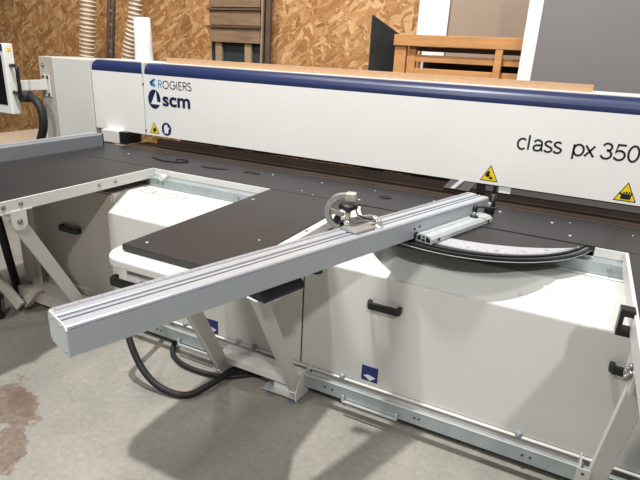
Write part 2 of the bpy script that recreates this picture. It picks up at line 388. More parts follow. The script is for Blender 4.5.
# pressure bar under the cover
bm = new(); box(bm, (-.545,2.862,.946), (1.56,2.98,.984), .002); pb = obj('pressure_bar', bm, 'steelgrey', saw, 'grey pressure bar section')
bm = new(); box(bm, (-2.55,2.895,.962), (-.60,2.98,.985), .002); obj('pressure_bar', bm, 'brown', saw, 'dark brown pressure bar section')
bm = new(); box(bm, (-.345,2.858,.947), (-.285,2.8625,.983)); obj('white_tab', bm, 'stickerwhite', pb)
bm = new(); box(bm, (-.46,2.856,.930), (-.415,2.8625,.984)); obj('dark_tab', bm, 'black', pb)
bm = new(); box(bm, (-.372,2.856,.940), (-.356,2.8625,.984)); obj('dark_tab', bm, 'black', pb)
bm = new(); prism(bm, [(-.600,.934),(-.575,.934),(-.530,.984),(-.555,.984)], (0,2.851,0), X, Z, (0,-1,0), .004); obj('white_tab', bm, 'stickerwhite', pb, 'slanted white tab')
bm = new(); prism(bm, [(-.64,.93),(-.50,.93),(-.46,.986),(-.60,.986)], (0,2.864,0), X, Z, (0,-1,0), .012); obj('clamp_shoe', bm, 'steelgrey', pb)
# tables
bm = new(); box(bm, (-3.60,2.345,.872), (1.56,2.752,.9), .0015); mt = obj('main_table', bm, 'table', saw)
bm = new(); box(bm, (-2.98,2.760,.872), (1.56,3.00,.897), .001); box(bm, (-2.90,2.757,.86), (1.56,2.762,.892)); sl = obj('saw_line_strip', bm, 'brown', saw)
bm = new(); box(bm, (-2.7,2.795,.896), (1.56,2.800,.899)); box(bm, (-2.7,2.86,.896), (1.56,2.864,.901)); obj('slot', bm, 'dark', sl)
bm = new(); box(bm, (-2.75,2.872,.897), (1.56,2.89,.962)); box(bm, (-2.75,2.864,.908), (1.56,2.873,.913)); obj('dust_curtain', bm, 'brown', saw)
bm = new(); box(bm, (-3.6,2.336,.86), (-.945,2.3450,.897), .001); box(bm, (.135,2.336,.86), (1.56,2.3450,.897), .001); box(bm, (-3.6,2.335,.80), (1.56,2.345,.857)); obj('table_frame', bm, 'white', saw)
bm = new(); # galvanised channel with returned lips
prism(bm, [(0,0),(.045,0),(.045,-.004),(.004,-.004),(.004,-.046),(.045,-.046),(.045,-.05),(0,-.05)], (-2.262,2.285,.853), Y, Z, X, 3.7)
ch = obj('channel', bm, 'galv', saw)
bm = new(); cyl(bm, (-2.17,2.28,.862), (-2.17,2.325,.862), .018, 16); obj('pipe_stub', bm, 'white', saw)
for x in (-2.20,-2.16,-1.62,.2):
    bm = new(); bolt(bm, (x,2.285,.83), F, .007, .006); obj('bolt', bm, 'boltsteel', ch)
# base cabinet with sloped lid
cab = new()
prism(cab, [(1.985,.10),(1.985,.705),(2.125,.80),(2.60,.80),(2.60,.10)], (-2.29,0,0), Y, Z, X, 3.85)
body = obj('base_cabinet', cab, 'cream', saw)
bm = new(); prism(bm, [(1.978,.706),(2.122,.805),(2.235,.805),(2.235,.801),(2.124,.801),(1.984,.702)], (-2.292,0,0), Y, Z, X, 3.85); obj('sloped_lid', bm, 'white', body)
bm = new(); box(bm, (-2.29,2.240,.80), (1.56,2.245,.8032)); obj('lid_gap', bm, 'dark', body)
bm = new()
for x0, x1 in ((-2.21,-2.13),(-2.115,-1.9)):
    pts = [(x0,2.15),(x1,2.15),(x1,2.20),(x0,2.20)]
    for i in range(4):
        a = pts[i]; b2 = pts[(i+1)%4]; bar(bm, (a[0],a[1],.8055), (b2[0],b2[1],.8055), .004, .001)
obj('label_outline', bm, 'groove', body)
for x, y in ((-.10,2.035),(-.015,2.08),(-.78,2.045)):
    z = .706+(y-1.978)*.6875+.002
    bm = new(); bolt(bm, (x,y,z), (0,-.566,.824), .006, .004); obj('screw', bm, 'zinc', body)
def handle(cx, z, y, parent, w=.15, lab=None):
    bm = new()
    prism(bm, [(-w/2,0),(-w/2,-.022),(-w/2+.012,-.040),(w/2-.012,-.040),(w/2,-.022),(w/2,0),(w/2-.018,0),(w/2-.018,-.018),(w/2-.024,-.024),(-w/2+.024,-.024),(-w/2+.018,-.018),(-w/2+.018,0)], (cx,y,z-.016), X, Y, Z, .032, .003)
    return obj('handle', bm, 'black', parent, lab)
p1 = new(); box(p1, (-2.29,1.976,.155), (-1.036,1.985,.704), .003); door_mid = obj('door_panel', p1, 'cream', saw, 'middle door panel')
p2 = new(); box(p2, (-1.028,1.976,.155), (1.56,1.985,.704), .003); door_r = obj('door_panel', p2, 'cream', saw, 'right door panel')
handle(-.625, .575, 1.976, door_r, .155); handle(.325, .575, 1.976, door_r, .155)
bm = new(); box(bm, (-1.0365,1.982,.155), (-1.0275,1.985,.704)); obj('door_gap', bm, 'dark', body)
def sticker(cx, z, parent):
    bm = new(); box(bm, (cx-.040,1.9745,z-.038), (cx+.040,1.976,z+.040)); s = obj('blue_sticker', bm, 'stickerblue', parent)
    bm = new(); flat(bm, [(-.030,-.012),(-.006,-.004),(.030,-.014),(.004,-.034)], (cx,1.9744,z)); obj('white_mark', bm, 'stickerwhite', s if False else parent)
sticker(-.668, .212, door_r); sticker(-1.575, .195, door_mid)
# left lower cabinet, set back
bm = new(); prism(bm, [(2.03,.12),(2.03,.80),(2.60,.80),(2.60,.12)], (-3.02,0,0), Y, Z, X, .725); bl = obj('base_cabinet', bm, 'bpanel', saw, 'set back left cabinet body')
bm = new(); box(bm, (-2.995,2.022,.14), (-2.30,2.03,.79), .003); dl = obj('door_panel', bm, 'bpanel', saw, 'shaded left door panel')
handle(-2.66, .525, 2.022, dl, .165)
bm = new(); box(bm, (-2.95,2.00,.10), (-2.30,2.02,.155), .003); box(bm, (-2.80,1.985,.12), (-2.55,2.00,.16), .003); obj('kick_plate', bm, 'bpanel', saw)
# bottom rail
bm = new(); prism(bm, [(0,0),(0,.062),(.028,.062),(.028,.058),(.004,.058),(.004,0)], (-2.30,1.905,.082), Y, Z, X, 3.85); rail = obj('bottom_rail', bm, 'galv', saw)
bm = new(); box(bm, (-2.30,1.905,.1425), (1.56,1.908,.149)); box(bm, (-2.30,1.960,.146), (1.56,1.976,.152)); obj('rail_lip', bm, 'cream', rail)
bm = new(); box(bm, (-2.25,2.10,0), (1.5,2.5,.10)); obj('plinth', bm, 'dark', saw)
for x in (-1.30,-1.12,-.80,.0,-1.75,-1.40):
    bm = new(); box(bm, (x-.012,1.960,.150), (x+.012,1.975,.172), .002); bolt(bm, (x,1.960,.162), F, .007, .008); obj('rail_clip', bm, 'galv', rail)
for x in (-.86,-.82,-.42,-.40,.03,.06,-1.9,-1.87):
    bm = new(); bolt(bm, (x,1.905,.115), F, .004, .003); obj('screw', bm, 'tick', rail)
bm = new()
for a, b2 in (((-.76,1.895,.080),(-.50,1.895,.080)), ((-.76,1.895,.080),(-.76,1.895,.112)), ((-.50,1.895,.080),(-.50,1.895,.112))): bar(bm, a, b2, .012, .007)
obj('lift_bracket', bm, 'zinc', rail)
bm = new()
for a, b2 in (((-1.74,1.895,.075),(-1.52,1.895,.075)), ((-1.74,1.895,.075),(-1.74,1.895,.11)), ((-1.52,1.895,.075),(-1.52,1.895,.11))): bar(bm, a, b2, .012, .007)
obj('lift_bracket', bm, 'zinc', rail)

# ------------------------------------------------------------------ extension tables
def foot_plate(t, x0, x1, y0, y1, name='foot_plate'):
    bm = new(); box(bm, (x0,y0,.034), (x1,y1,.042), .001); o = obj(name, bm, 'zinc', t)
    for x in (x0+.03, x1-.03):
        bm = new(); cyl(bm, (x,y0+.03,0), (x,y0+.03,.06), .008, 12); cyl(bm, (x,y0+.03,0), (x,y0+.03,.008), .022, 16); obj('levelling_bolt', bm, 'rust', o)
def tab_top(t, x0, x1, y0, y1):
    bm = new(); box(bm, (x0,y0,.876), (x1,y1,.9), .0015); return obj('table_top', bm, 'table', t)
# left
lt = thing('extension_table', 'large black extension table with white side rail at the left', 'table', (-2.75,1.7,0))
tab_top(lt, -3.30, -2.275, 1.12, 2.338)
bm = new(); box(bm, (-2.275,1.12,.852), (-2.266,2.333,.901), .001); box(bm, (-2.31,1.12,.845), (-2.266,2.333,.853), .001); box(bm, (-3.30,1.12,.84), (-2.275,1.15,.876), .001)
fr = obj('side_rail', bm, 'white', lt)
for y in (1.385,1.47,1.92,2.03):
    bm = new(); bolt(bm, (-2.266,y,.876), X, .008, .007); obj('bolt', bm, 'boltsteel', fr)
bm = new() # hanging lug with round end, plane X
prism(bm, [(-.038,.03)]+[(.038*math.cos(a), -.030+.038*math.sin(a)) for a in [PI+k*PI/10 for k in range(11)]]+[(.038,.03)], (-2.268,1.450,.820), Y, Z, X, .008, .001)
box(bm, (-2.30,1.36,.843), (-2.262,1.52,.847))
lug = obj('mounting_lug', bm, 'white', lt)
bm = new(); bolt(bm, (-2.26,1.450,.795), X, .010, .009); obj('bolt', bm, 'boltsteel', lug)
bm = new(); bar(bm, (-2.295,1.45,.80), (-2.47,1.865,.15), .025, .055, (0,1,0), .004); obj('leg', bm, 'white', lt, 'slanted white leg')
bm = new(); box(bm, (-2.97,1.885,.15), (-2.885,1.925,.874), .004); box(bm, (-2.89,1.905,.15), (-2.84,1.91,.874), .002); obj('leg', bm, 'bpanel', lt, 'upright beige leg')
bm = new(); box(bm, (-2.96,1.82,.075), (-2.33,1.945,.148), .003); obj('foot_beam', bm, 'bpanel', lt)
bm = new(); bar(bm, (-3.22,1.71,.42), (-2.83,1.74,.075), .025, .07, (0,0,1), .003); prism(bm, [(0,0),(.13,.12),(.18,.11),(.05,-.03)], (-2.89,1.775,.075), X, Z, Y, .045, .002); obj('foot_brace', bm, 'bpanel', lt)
cs = new(); cyl(cs, (-2.95,1.66,.075), (-2.925,1.69,.075), .075, 26); wh = obj('castor_wheel', cs, 'rubber', lt)
bm = new(); cyl(bm, (-2.953,1.6565,.075), (-2.922,1.694,.075), .042, 20); obj('wheel_hub', bm, 'rim', wh)
# middle
mid = thing('extension_table', 'narrow black extension table on a white rounded box at the middle', 'table', (-1.2,1.8,0))
tab_top(mid, -1.445, -.975, 1.30, 2.338)
nose = [(-1.50,2.28),(-1.50,1.34)]+[(-1.50+.09*(1-math.cos(a)), 1.34-.11*math.sin(a)) for a in [k*PI/2/8 for k in range(1,9)]]+[(-.99,1.23),(-.99,2.28)]
bm = new(); prism(bm, nose, (0,0,.835), X, Y, Z, .036, .010, 3); obj('rounded_tray', bm, 'white', mid)
bm = new(); prism(bm, [(-1.478,2.27),(-1.478,1.36),(-1.40,1.27),(-1.01,1.27),(-1.01,2.27)], (0,0,.765), X, Y, Z, .075, .006); bx = obj('support_box', bm, 'cream', mid)
bm = new(); box(bm, (-1.39,1.2685,.812), (-1.10,1.2705,.820)); obj('slot', bm, 'tick', bx)
handle(-1.38, .775, 1.268, bx, .15, 'black handle under the rounded tray')
bm = new(); cyl(bm, (-1.36,1.262,.755), (-1.36,1.27,.755), .040, 20); obj('round_cap', bm, 'film', bx)
bm = new(); box(bm, (-.975,1.30,.855), (-.940,2.31,.893), .002); prism(bm, [(-.945,2.10),(-.945,2.335),(-.84,2.335),(-.745,2.25)], (0,0,.880), X, Y, Z, .013, .001); sr = obj('side_rail', bm, 'white', mid)
for y in (1.62,1.84,2.22):
    bm = new(); bolt(bm, (-.958,y,.893), Z, .006, .005); obj('bolt', bm, 'boltsteel', sr)
bm = new(); a0 = Vector((.271,.963,0)); c0 = Vector((-.803,1.350,0))
prism(bm, [(-.055,.0),(-.055,.010),(-.03,.030),(.025,.030),(.042,.010),(.042,0)], c0-a0*.095+Vector((0,0,.852)), (a0.y,-a0.x,0), Z, a0, .185, .003)
obj('fence_support_pad', bm, 'anod', mid)
bm = new(); box(bm, (-.95,1.33,.820), (-.80,1.38,.851), .002); obj('pad_bracket', bm, 'zinc', mid)
bm = new(); bar(bm, (-.885,1.350,.825), (-1.000,1.880,.075), .035, .052, (0,1,0), .004); obj('leg', bm, 'white', mid, 'long pale leg')
bm = new(); bar(bm, (-1.285,1.42,.72), (-1.415,1.85,.075), .035, .055, (0,1,0), .004); obj('leg', bm, 'cream', mid, 'short warm grey leg')
bm = new(); box(bm, (-1.44,1.835,.108), (-.985,1.945,.145), .003); box(bm, (-1.12,1.87,.042), (-.99,1.935,.11), .002); obj('foot_beam', bm, 'cream', mid)
bm = new(); prism(bm, [(1.83,.035),(1.83,.085),(1.88,.155),(2.03,.155),(2.05,.06),(1.95,.02)], (-.978,0,0), Y, Z, X, .006, .001); ep = obj('end_plate', bm, 'white', mid)
for y, z in ((1.92,.120),(1.95,.090),(1.98,.125),(2.005,.095)):
    bm = new(); bolt(bm, (-.972,y,z), X, .006, .005); obj('bolt', bm, 'tick', ep)
foot_plate(mid, -1.165, -.985, 1.84, 1.94)
# right
rt = thing('extension_table', 'black extension table cut by the right edge of the frame', 'table', (.7,1.6,0))
tab_top(rt, .256, 1.15, 1.00, 2.338)
bm = new(); box(bm, (.244,1.00,.845), (.256,2.333,.901), .001); box(bm, (.244,1.00,.838), (.29,2.333,.846), .001); obj('side_rail', bm, 'white', rt)
bm = new(); box(bm, (.252,1.50,.74), (.262,1.66,.84), .002); bp_ = obj('mounting_plate', bm, 'zinc', rt)
for y, z in ((1.52,.80),(1.55,.775),(1.585,.75),(1.54,.81),(1.57,.785),(1.60,.76)):
    bm = new(); bolt(bm, (.252,y,z), (-1,0,0), .010, .010); obj('bolt', bm, 'boltsteel', bp_)
bm = new(); bar(bm, (.296,1.58,.81), (.285,1.87,.11), .062, .036, (0,1,0), .004); obj('leg', bm, 'cream', rt, 'slanted right leg')
bm = new(); box(bm, (.235,1.82,.055), (.60,1.90,.145), .003); obj('foot_beam', bm, 'galv', rt)
bm = new(); prism(bm, [(1.80,.03),(1.80,.10),(1.88,.20),(1.93,.20),(1.93,.03)], (.228,0,0), Y, Z, X, .006, .001); box(bm, (.215,1.80,.03), (.262,1.806,.225), .001); pl = obj('end_plate', bm, 'zinc', rt)
for z in (.205,.165,.125):
    bm = new(); bolt(bm, (.236,1.80,z), F, .004, .003); obj('bolt', bm, 'tick', pl)
bm = new(); box(bm, (.208,1.925,.79), (.216,2.01,.875-.03), .002)
bm.free(); bm = new()
prism(bm, [(0,0),(0,-.088),(.042,-.088),(.042,-.066),(.014,-.066),(.014,-.022),(.042,-.022),(.042,0)], (.206,1.70,.915-.005), X, Z, Y, .045, .003)
obj('edge_clamp', bm, 'black', rt)

# ------------------------------------------------------------------ protractor board
C0 = Vector((-.411,2.488,0)); RP = .553
def arc(r, n=56, c=C0, a0=None, a1=None, ycut=2.3425):
    if a0 is None:
        k_ = math.degrees(math.asin((c.y-ycut)/r)); a0, a1 = 180+k_, 360-k_
    return [(c.x+r*math.cos(math.radians(a0+(a1-a0)*k/n)), c.y+r*math.sin(math.radians(a0+(a1-a0)*k/n))) for k in range(n+1)]
pr = thing('mitre_protractor', 'black half round mitre board with pale degree scale under the fence', 'protractor', (-.39,2.1,.86))
bm = new(); prism(bm, arc(RP-.028), (0,0,.884), X, Y, Z, .0125, 0); obj('board', bm, 'table', pr)
def ring(bm, r0, r1, z0, z1): prism(bm, arc(r1)+arc(r0)[::-1], (0,0,z0), X, Y, Z, z1-z0)
bm = new(); ring(bm, RP-.032, RP, .883, .889); ring(bm, RP-.008, RP, .8885, .895); ring(bm, RP-.032, RP-.025, .8885, .8978); obj('rim_track', bm, 'black', pr)
bm = new(); ring(bm, RP-.030, RP+.002, .8805, .8828); obj('rim_underside', bm, 'caps', pr)
bm = new(); ring(bm, RP-.022, RP-.011, .8885, .8905); obj('track_inlay', bm, 'groove', pr)
C1 = Vector((-.375,2.468,0)); C2 = Vector((-.424,2.819,0))
inn = arc(.72, 40, C2, 255, 314.5); out = arc(.474, 50, C1, 240, 340.5)
bm = new(); prism(bm, out+inn[::-1], (0,0,.8955), X, Y, Z, .0018); sc = obj('degree_scale', bm, 'white_scale', pr)
bm = new()
for k in range(0, 98):
    a = math.radians(241+k); l = .020 if k % 5 == 0 else .010
    d = Vector((math.cos(a), math.sin(a), 0)); bar(bm, C1+d*(.472-l)+Vector((0,0,.8974)), C1+d*.472+Vector((0,0,.8974)), .0018, .0005)
obj('degree_marks', bm, 'tick', sc)
for i, (an, tx) in enumerate(((276,'0'),(290,'15'),(304,'30'),(318,'45'))):
    a = math.radians(an); d = Vector((math.cos(a), math.sin(a), 0)); tdir = Vector((-d.y, d.x, 0))
    lettering('scale_number', tx, 'tick', sc, C1+d*.446+Vector((0,0,.8976)), tdir, -d, .020, None, 0, 0)

# ------------------------------------------------------------------ crosscut fence
fd = Vector((.3135,.9496,0)); fn = Vector((.9496,-.3135,0))     # along, and towards the front side
F0 = Vector((-.965,.691,0)); FL = 1.97
fence = thing('mitre_fence', 'long silver aluminium fence lying diagonally across the tables', 'fence', (-.75,1.6,.9))
ZB, ZT = .905, .985
prof = [(0,ZB),(0,ZT-.008),(-.002,ZT-.003),(-.006,ZT),(-.034,ZT),(-.036,ZT-.002),(-.036,ZT-.008),(-.042,ZT-.008),(-.042,ZT),(-.053,ZT),(-.055,ZT-.003),(-.055,ZT-.009),(-.067,ZT-.009),(-.067,ZT-.001),(-.070,ZT+.001),(-.112,ZT+.001),(-.114,ZT-.002),(-.114,ZB)]
bm = new(); prism(bm, prof, F0, fn, Z, fd, FL); obj('fence_profile', bm, 'alub', fence)
bm = new(); prism(bm, [(-.001,ZB+.0),(.0012,ZB+.0),(.0012,ZT-.011),(-.001,ZT-.011)], F0, fn, Z, fd, FL); obj('side_face', bm, 'aluside', fence)
bm = new(); prism(bm, [(.0004,ZT-.0095),(.0008,ZT-.0095),(.0008,ZT-.0085),(.0004,ZT-.0085)], F0, fn, Z, fd, FL); obj('side_groove', bm, 'tick', fence)
bm = new(); prism(bm, [(-.0362,ZT-.0079),(-.0362,ZT-.0035),(-.0418,ZT-.0035),(-.0418,ZT-.0079)], F0, fn, Z, fd, FL); obj('top_groove', bm, 'tick', fence)
bm = new(); prism(bm, [(-.0552,ZT-.0089),(-.0552,ZT-.0040),(-.0668,ZT-.0040),(-.0668,ZT-.0089)], F0, fn, Z, fd, FL); obj('top_groove', bm, 'groove', fence)
bm = new(); prism(bm, [(-.091,ZT+.0008),(-.091,ZT+.0018),(-.112,ZT+.0018),(-.112,ZT+.0008)], F0+fd*.005, fn, Z, fd, FL-.02); st = obj('measuring_tape', bm, 'scale', fence)
bm = new()
for k in range(0, 336):
    l = .014 if k % 10 == 0 else (.010 if k % 5 == 0 else .006)
    p = F0+fd*(.01+k*.0058)+Vector((0,0,ZT+.0020)); bar(bm, p+fn*(-.0915-l), p+fn*(-.0915), .0014, .0004)
obj('tape_marks', bm, 'tick', st)
bm = new(); prism(bm, [(.001,ZB-.001),(.001,ZT-.010),(-.010,ZT-.001),(-.106,ZT+.001),(-.114,ZT-.006),(-.114,ZB+.006),(-.106,ZB-.001)], F0-fd*.004, fn, Z, fd, .0042, .0006); ec = obj('end_cap', bm, 'caps', fence)
for u_, z_ in ((-.030,ZT-.010),(-.085,ZT-.010),(-.012,ZB+.010),(-.100,ZB+.012)):
    bm = new(); p = F0-fd*.004+fn*u_+Vector((0,0,z_)); bolt(bm, p, -fd, .0035, .002); obj('screw', bm, 'alub', ec)
bm = new(); p = F0+fd*(FL)+fn*(-.05); bar(bm, p+Vector((0,0,.93)), p+fd*.03+Vector((0,0,.93)), .12, .05, (0,0,1), .006); obj('end_stop', bm, 'cast', fence, 'pale cast end of the fence')
bm = new(); p = F0+fd*(FL-.10)+fn*.02; box(bm, (p.x+.0,p.y+.07,.90), (p.x+.035,p.y+.13,.94), .004); cyl(bm, (p.x+.03,p.y+.13,.90), (p.x+.03,p.y+.13,.995), .013, 14); obj('pivot_block', bm, 'black', fence)
bm = new(); p = F0+fd*1.372+fn*.0012+Vector((0,0,.919)); cyl(bm, p, p+fn*.006, .013, 18); obj('pivot_cap', bm, 'black', fence)
bm = new(); p = F0+fd*1.36+fn*.0015; bolt(bm, p+Vector((0,0,.946)), fn, .004, .002); bolt(bm, p+fd*.035+Vector((0,0,.950)), fn, .004, .002); obj('screw', bm, 'tick', fence)
bm = new(); p = F0+fd*.82+fn*(-.016)+Vector((0,0,.895)); cyl(bm, p, p+Vector((0,0,.01)), .022, 14); obj('rubber_foot', bm, 'rubber', fence)

# low clamp bar beside the fence, on the protractor
cb = thing('clamp_bar', 'short silver slotted clamp bar beside the fence on the protractor', 'clamp', (-.40,2.15,.9))
P0 = Vector((-.494,1.980,.8975)); cd = fd.copy(); cn = fn.copy()
KW = .76
prof = [(-.052,0),(-.052,.022),(-.040,.031),(-.012,.034),(-.0075,.034),(-.0075,.030),(-.0035,.030),(-.0035,.034),(.034,.031),(.050,.020),(.054,.006),(.050,0)]
bm = new(); prism(bm, prof, P0, cn*KW, Z, cd, .50, 0, 1); cbo = obj('bar_profile', bm, 'barpaint', cb)
bm = new(); prism(bm, [(-.0074,.0301),(-.0036,.0301),(-.0036,.0336),(-.0074,.0336)], P0+cd*.10, cn*KW, Z, cd, .30); obj('slot', bm, 'tick', cbo)
bm = new()
for a in ([(-.044,.006),(-.044,.022),(-.034,.028),(-.020,.029),(-.020,.006)], [(-.015,.004),(-.015,.016),(.008,.016),(.008,.004)], [(-.012,.021),(-.012,.029),(.006,.029),(.006,.021)], [(.014,.006),(.014,.029),(.030,.027),(.042,.020),(.044,.006)]):
    prism(bm, [(x_*.95, y_*.92) for x_, y_ in a], P0-cd*.0008, cn*KW, Z, cd, .004)
obj('hollow_chamber', bm, 'dark', cbo)
bm = new()
for s_ in (.05,.46): bolt(bm, P0+cd*s_+cn*.052*KW+Vector((0,0,.014)), cn, .006, .003)
obj('screw', bm, 'tick', cbo)
kp = P0+cd*.40+cn*(-.004)
bm = new(); cyl(bm, kp+Vector((0,0,.033)), kp+Vector((0,0,.038)), .019, 18); obj('clamp_washer', bm, 'black', cb)
bm = new(); cyl(bm, kp+Vector((0,0,.036)), kp+Vector((0,0,.064)), .010, 14); obj('clamp_stem', bm, 'chrome', cb)
bm = new(); cyl(bm, kp+Vector((0,0,.060)), kp+Vector((0,0,.090)), .0125, 14, .011)
tube(bm, spline([kp+Vector((0,0,.078)), kp+Vector((.03,.01,.084)), kp+Vector((.065,.02,.082)), kp+Vector((.088,.03,.083))], 5), .0055, 10); obj('clamp_lever', bm, 'black', cb)

# ------------------------------------------------------------------ flip stop on the fence
fs = thing('flip_stop', 'chrome flip stop with curved arm and black knob on the fence', 'stop', (-.72,1.75,.985))
q = F0+fd*1.02
bm = new()
prism(bm, [(-.100,0),(-.100,.010),(-.090,.014),(-.060,.014),(-.022,.008),(-.018,0)], q+Vector((0,0,.9865)), fn, Z, fd, .11, .003, 3)
obj('carriage', bm, 'castdull', fs)
bm = new()
tube(bm, spline([q+fd*.03+fn*(-.10)+Vector((0,0,1.004)), q+fd*.09+fn*(-.085)+Vector((0,0,1.012)), q+fd*.145+fn*(-.07)+Vector((0,0,1.010)), q+fd*.155+fn*(-.045)+Vector((0,0,1.004)), q+fd*.13+fn*(-.02)+Vector((0,0,1.000))], 6), .014, 12); obj('swing_bracket', bm, 'chrome', fs)
bm = new(); tube(bm, spline([q+fd*.07+fn*(-.075)+Vector((0,0,1.035)), q+fd*.10+fn*(-.065)+Vector((0,0,1.02)), q+fd*.13+fn*(-.05)+Vector((0,0,1.012))], 5), .003, 8); obj('spring_wire', bm, 'black', fs)
CC = Vector((-.757,1.765,1.030))
def ring3(bm, c, r0, r1, a0, a1, y0, th, n=22):
    P = [(r1*math.cos(math.radians(a0+(a1-a0)*k/n)), r1*math.sin(math.radians(a0+(a1-a0)*k/n))) for k in range(n+1)]
    P += [(r0*math.cos(math.radians(a1+(a0-a1)*k/n)), r0*math.sin(math.radians(a1+(a0-a1)*k/n))) for k in range(n+1)]
    prism(bm, P, c+Vector((0,y0,0)), (.97,.22,0), Z, (-.22,.97,0), th, .003)
bm = new(); ring3(bm, CC, .056, .076, 84, 255, -.013, .028); bar(bm, CC+Vector((-.072,0,0)), CC+Vector((-.005,0,-.010)), .028, .012, (0,0,1), .003); obj('curved_arm', bm, 'castdull', fs)
bm = new(); bar(bm, CC+Vector((.0,0,.064)), CC+Vector((.040,.008,.064)), .034, .036, (0,0,1), .008, 3); obj('arm_tip', bm, 'cast', fs, 'cream tip of the curved arm')
KP = Vector((-.731,1.735,.018))
bm = new(); cyl(bm, KP+Vector((0,0,.978)), KP+Vector((0,0,1.044)), .0105, 16); obj('knob_stem', bm, 'cast', fs)
bm = new()
tube(bm, [KP+Vector((0,0,1.030)), KP+Vector((0,0,1.038)), KP+Vector((0,0,1.043)), KP+Vector((0,0,1.053)), KP+Vector((0,0,1.059)), KP+Vector((0,0,1.064))], [.014,.022,.036,.037,.030,.012], 16); obj('knob', bm, 'black', fs)
bm = new(); prism(bm, circ(0,0,.013,.020,14), CC+Vector((-.032,.0,-.034)), (.97,.22,0), Z, (-.22,.97,0), .02, .002); obj('rubber_bumper', bm, 'rubber', fs)

# ------------------------------------------------------------------ left rip fence
rf = thing('rip_fence', 'grey aluminium rip fence bar on the left black table', 'fence', (-3.1,1.8,.9))
bm = new(); prism(bm, [(-3.048,.9005),(-3.048,.980),(-3.056,.988),(-3.075,.989),(-3.080,.982),(-3.088,.982),(-3.092,.989),(-3.135,.989),(-3.140,.982),(-3.140,.9005)], (0,.95,0), X, Z, Y, 1.70, 0); obj('fence_profile', bm, 'fencegrey', rf)
bm = new(); box(bm, (-3.100,.95,.9885), (-3.130,2.65,.990)); obj('top_ridge', bm, 'alub', rf)
bm = new(); box(bm, (-3.142,2.65,.9005), (-3.046,2.658,.988), .001); obj('end_cap', bm, 'black', rf)

# ------------------------------------------------------------------ control panel and arm
cp = thing('control_panel', 'white framed control panel with black handle on swing arm at the left edge', 'control panel', (-4.05,2.65,0.86))
bm = new(); bar(bm, (-4.25,2.745,1.228), (-3.86,2.850,1.262), .075, .078, (0,0,1), .003); obj('swing_arm', bm, 'white', cp)
bm = new(); bar(bm, (-3.905,2.872,1.255), (-3.803,2.848,1.255), .010, .165, (0,0,1), .002); mp_ = obj('mounting_plate', bm, 'white', cp)
bm = new(); bv_ = Vector((-.35,-.93,0)).normalized()
for dx, dz in ((-.036,.065),(.036,-.065),(.036,.065)): bolt(bm, Vector((-3.856+dx,2.8535-dx*.235,1.255+dz)), (-.23,-.97,0), .010, .008)
obj('bolt', bm, 'tick', mp_)
bm = new(); box(bm, (-4.50,2.655,1.03), (-4.020,2.73,1.555), .008, 3); hs = obj('screen_housing', bm, 'beamwhite', cp)
bm = new(); box(bm, (-4.50,2.649,1.035), (-4.022,2.657,1.55), .003); obj('front_bezel', bm, 'panelwhite', hs)
bm = new(); box(bm, (-4.47,2.646,1.10), (-4.055,2.650,1.47)); obj('screen', bm, 'glass', hs)
bm = new(); box(bm, (-4.502,2.645,1.50), (-4.030,2.651,1.552), .002); obj('blue_strip', bm, 'blue', hs)
bm = new(); box(bm, (-4.022,2.68,1.50), (-4.018,2.71,1.525)); obj('yellow_tag', bm, 'yellow', hs)
bm = new(); h0 = Vector((-4.02,2.69,0)); hd = Vector((.085,-.01,0))
tube(bm, spline([h0+Vector((0,0,1.395)), h0+hd*.6+Vector((0,0,1.398)), h0+hd+Vector((0,0,1.38)), h0+hd+Vector((0,0,1.30)), h0+hd+Vector((0,0,1.22)), h0+hd*.6+Vector((0,0,1.195)), h0+Vector((0,0,1.198))], 5), .014, 10); obj('handle', bm, 'black', cp)
bm = new(); tube(bm, spline([(-4.20,2.74,1.145),(-4.05,2.75,1.160),(-3.93,2.76,1.165),(-3.85,2.76,1.12),(-3.815,2.76,1.03),(-3.83,2.76,.93),(-3.90,2.76,.80)], 8), .032, 14); cyl(bm, (-4.06,2.75,1.158), (-3.93,2.758,1.166), .040, 14); obj('cable_conduit', bm, 'rubber', cp)
bm = new(); bar(bm, (-4.06,2.80,0), (-4.06,2.80,1.23), .10, .05, (0,1,0), .004)
bm.free()

# black supply hose hanging at the far left
tg = new(); tube(tg, spline([(-3.02,1.80,.872),(-3.05,1.80,.75),(-3.07,1.84,.5),(-3.06,1.86,.25),(-3.03,1.87,.05),(-2.98,1.89,.02)], 7), .024, 12)
tag(obj('supply_hose', tg, 'rubber'), 'straight black hose hanging below the left table beside the beige leg', 'hose')
# looping hoses on the floor in the middle
tg = new(); tube(tg, spline([(-1.93,1.97,.235),(-1.89,1.86,.275),(-1.855,1.72,.29),(-1.825,1.63,.27),(-1.725,1.60,.115),(-1.603,1.60,.03),(-1.46,1.63,.019),(-1.395,1.76,.040),(-1.37,1.88,.048),(-1.30,1.98,.05),(-1.2,2.07,.055)], 9), .0165, 12)
tag(obj('black_hose', tg, 'rubber'), 'thick black hose looping from the fence down to the concrete floor', 'hose')
tg = new(); tube(tg, spline([(-1.80,1.955,.05),(-1.81,1.94,.04),(-1.76,1.87,.016),(-1.62,1.82,.0145),(-1.42,1.84,.0145),(-1.30,1.93,.0145),(-1.16,2.04,.0145)], 9), .0135, 12)
tag(obj('grey_hose', tg, 'rubber'), 'thinner dark hose lying on the floor below the bottom rail', 'hose')

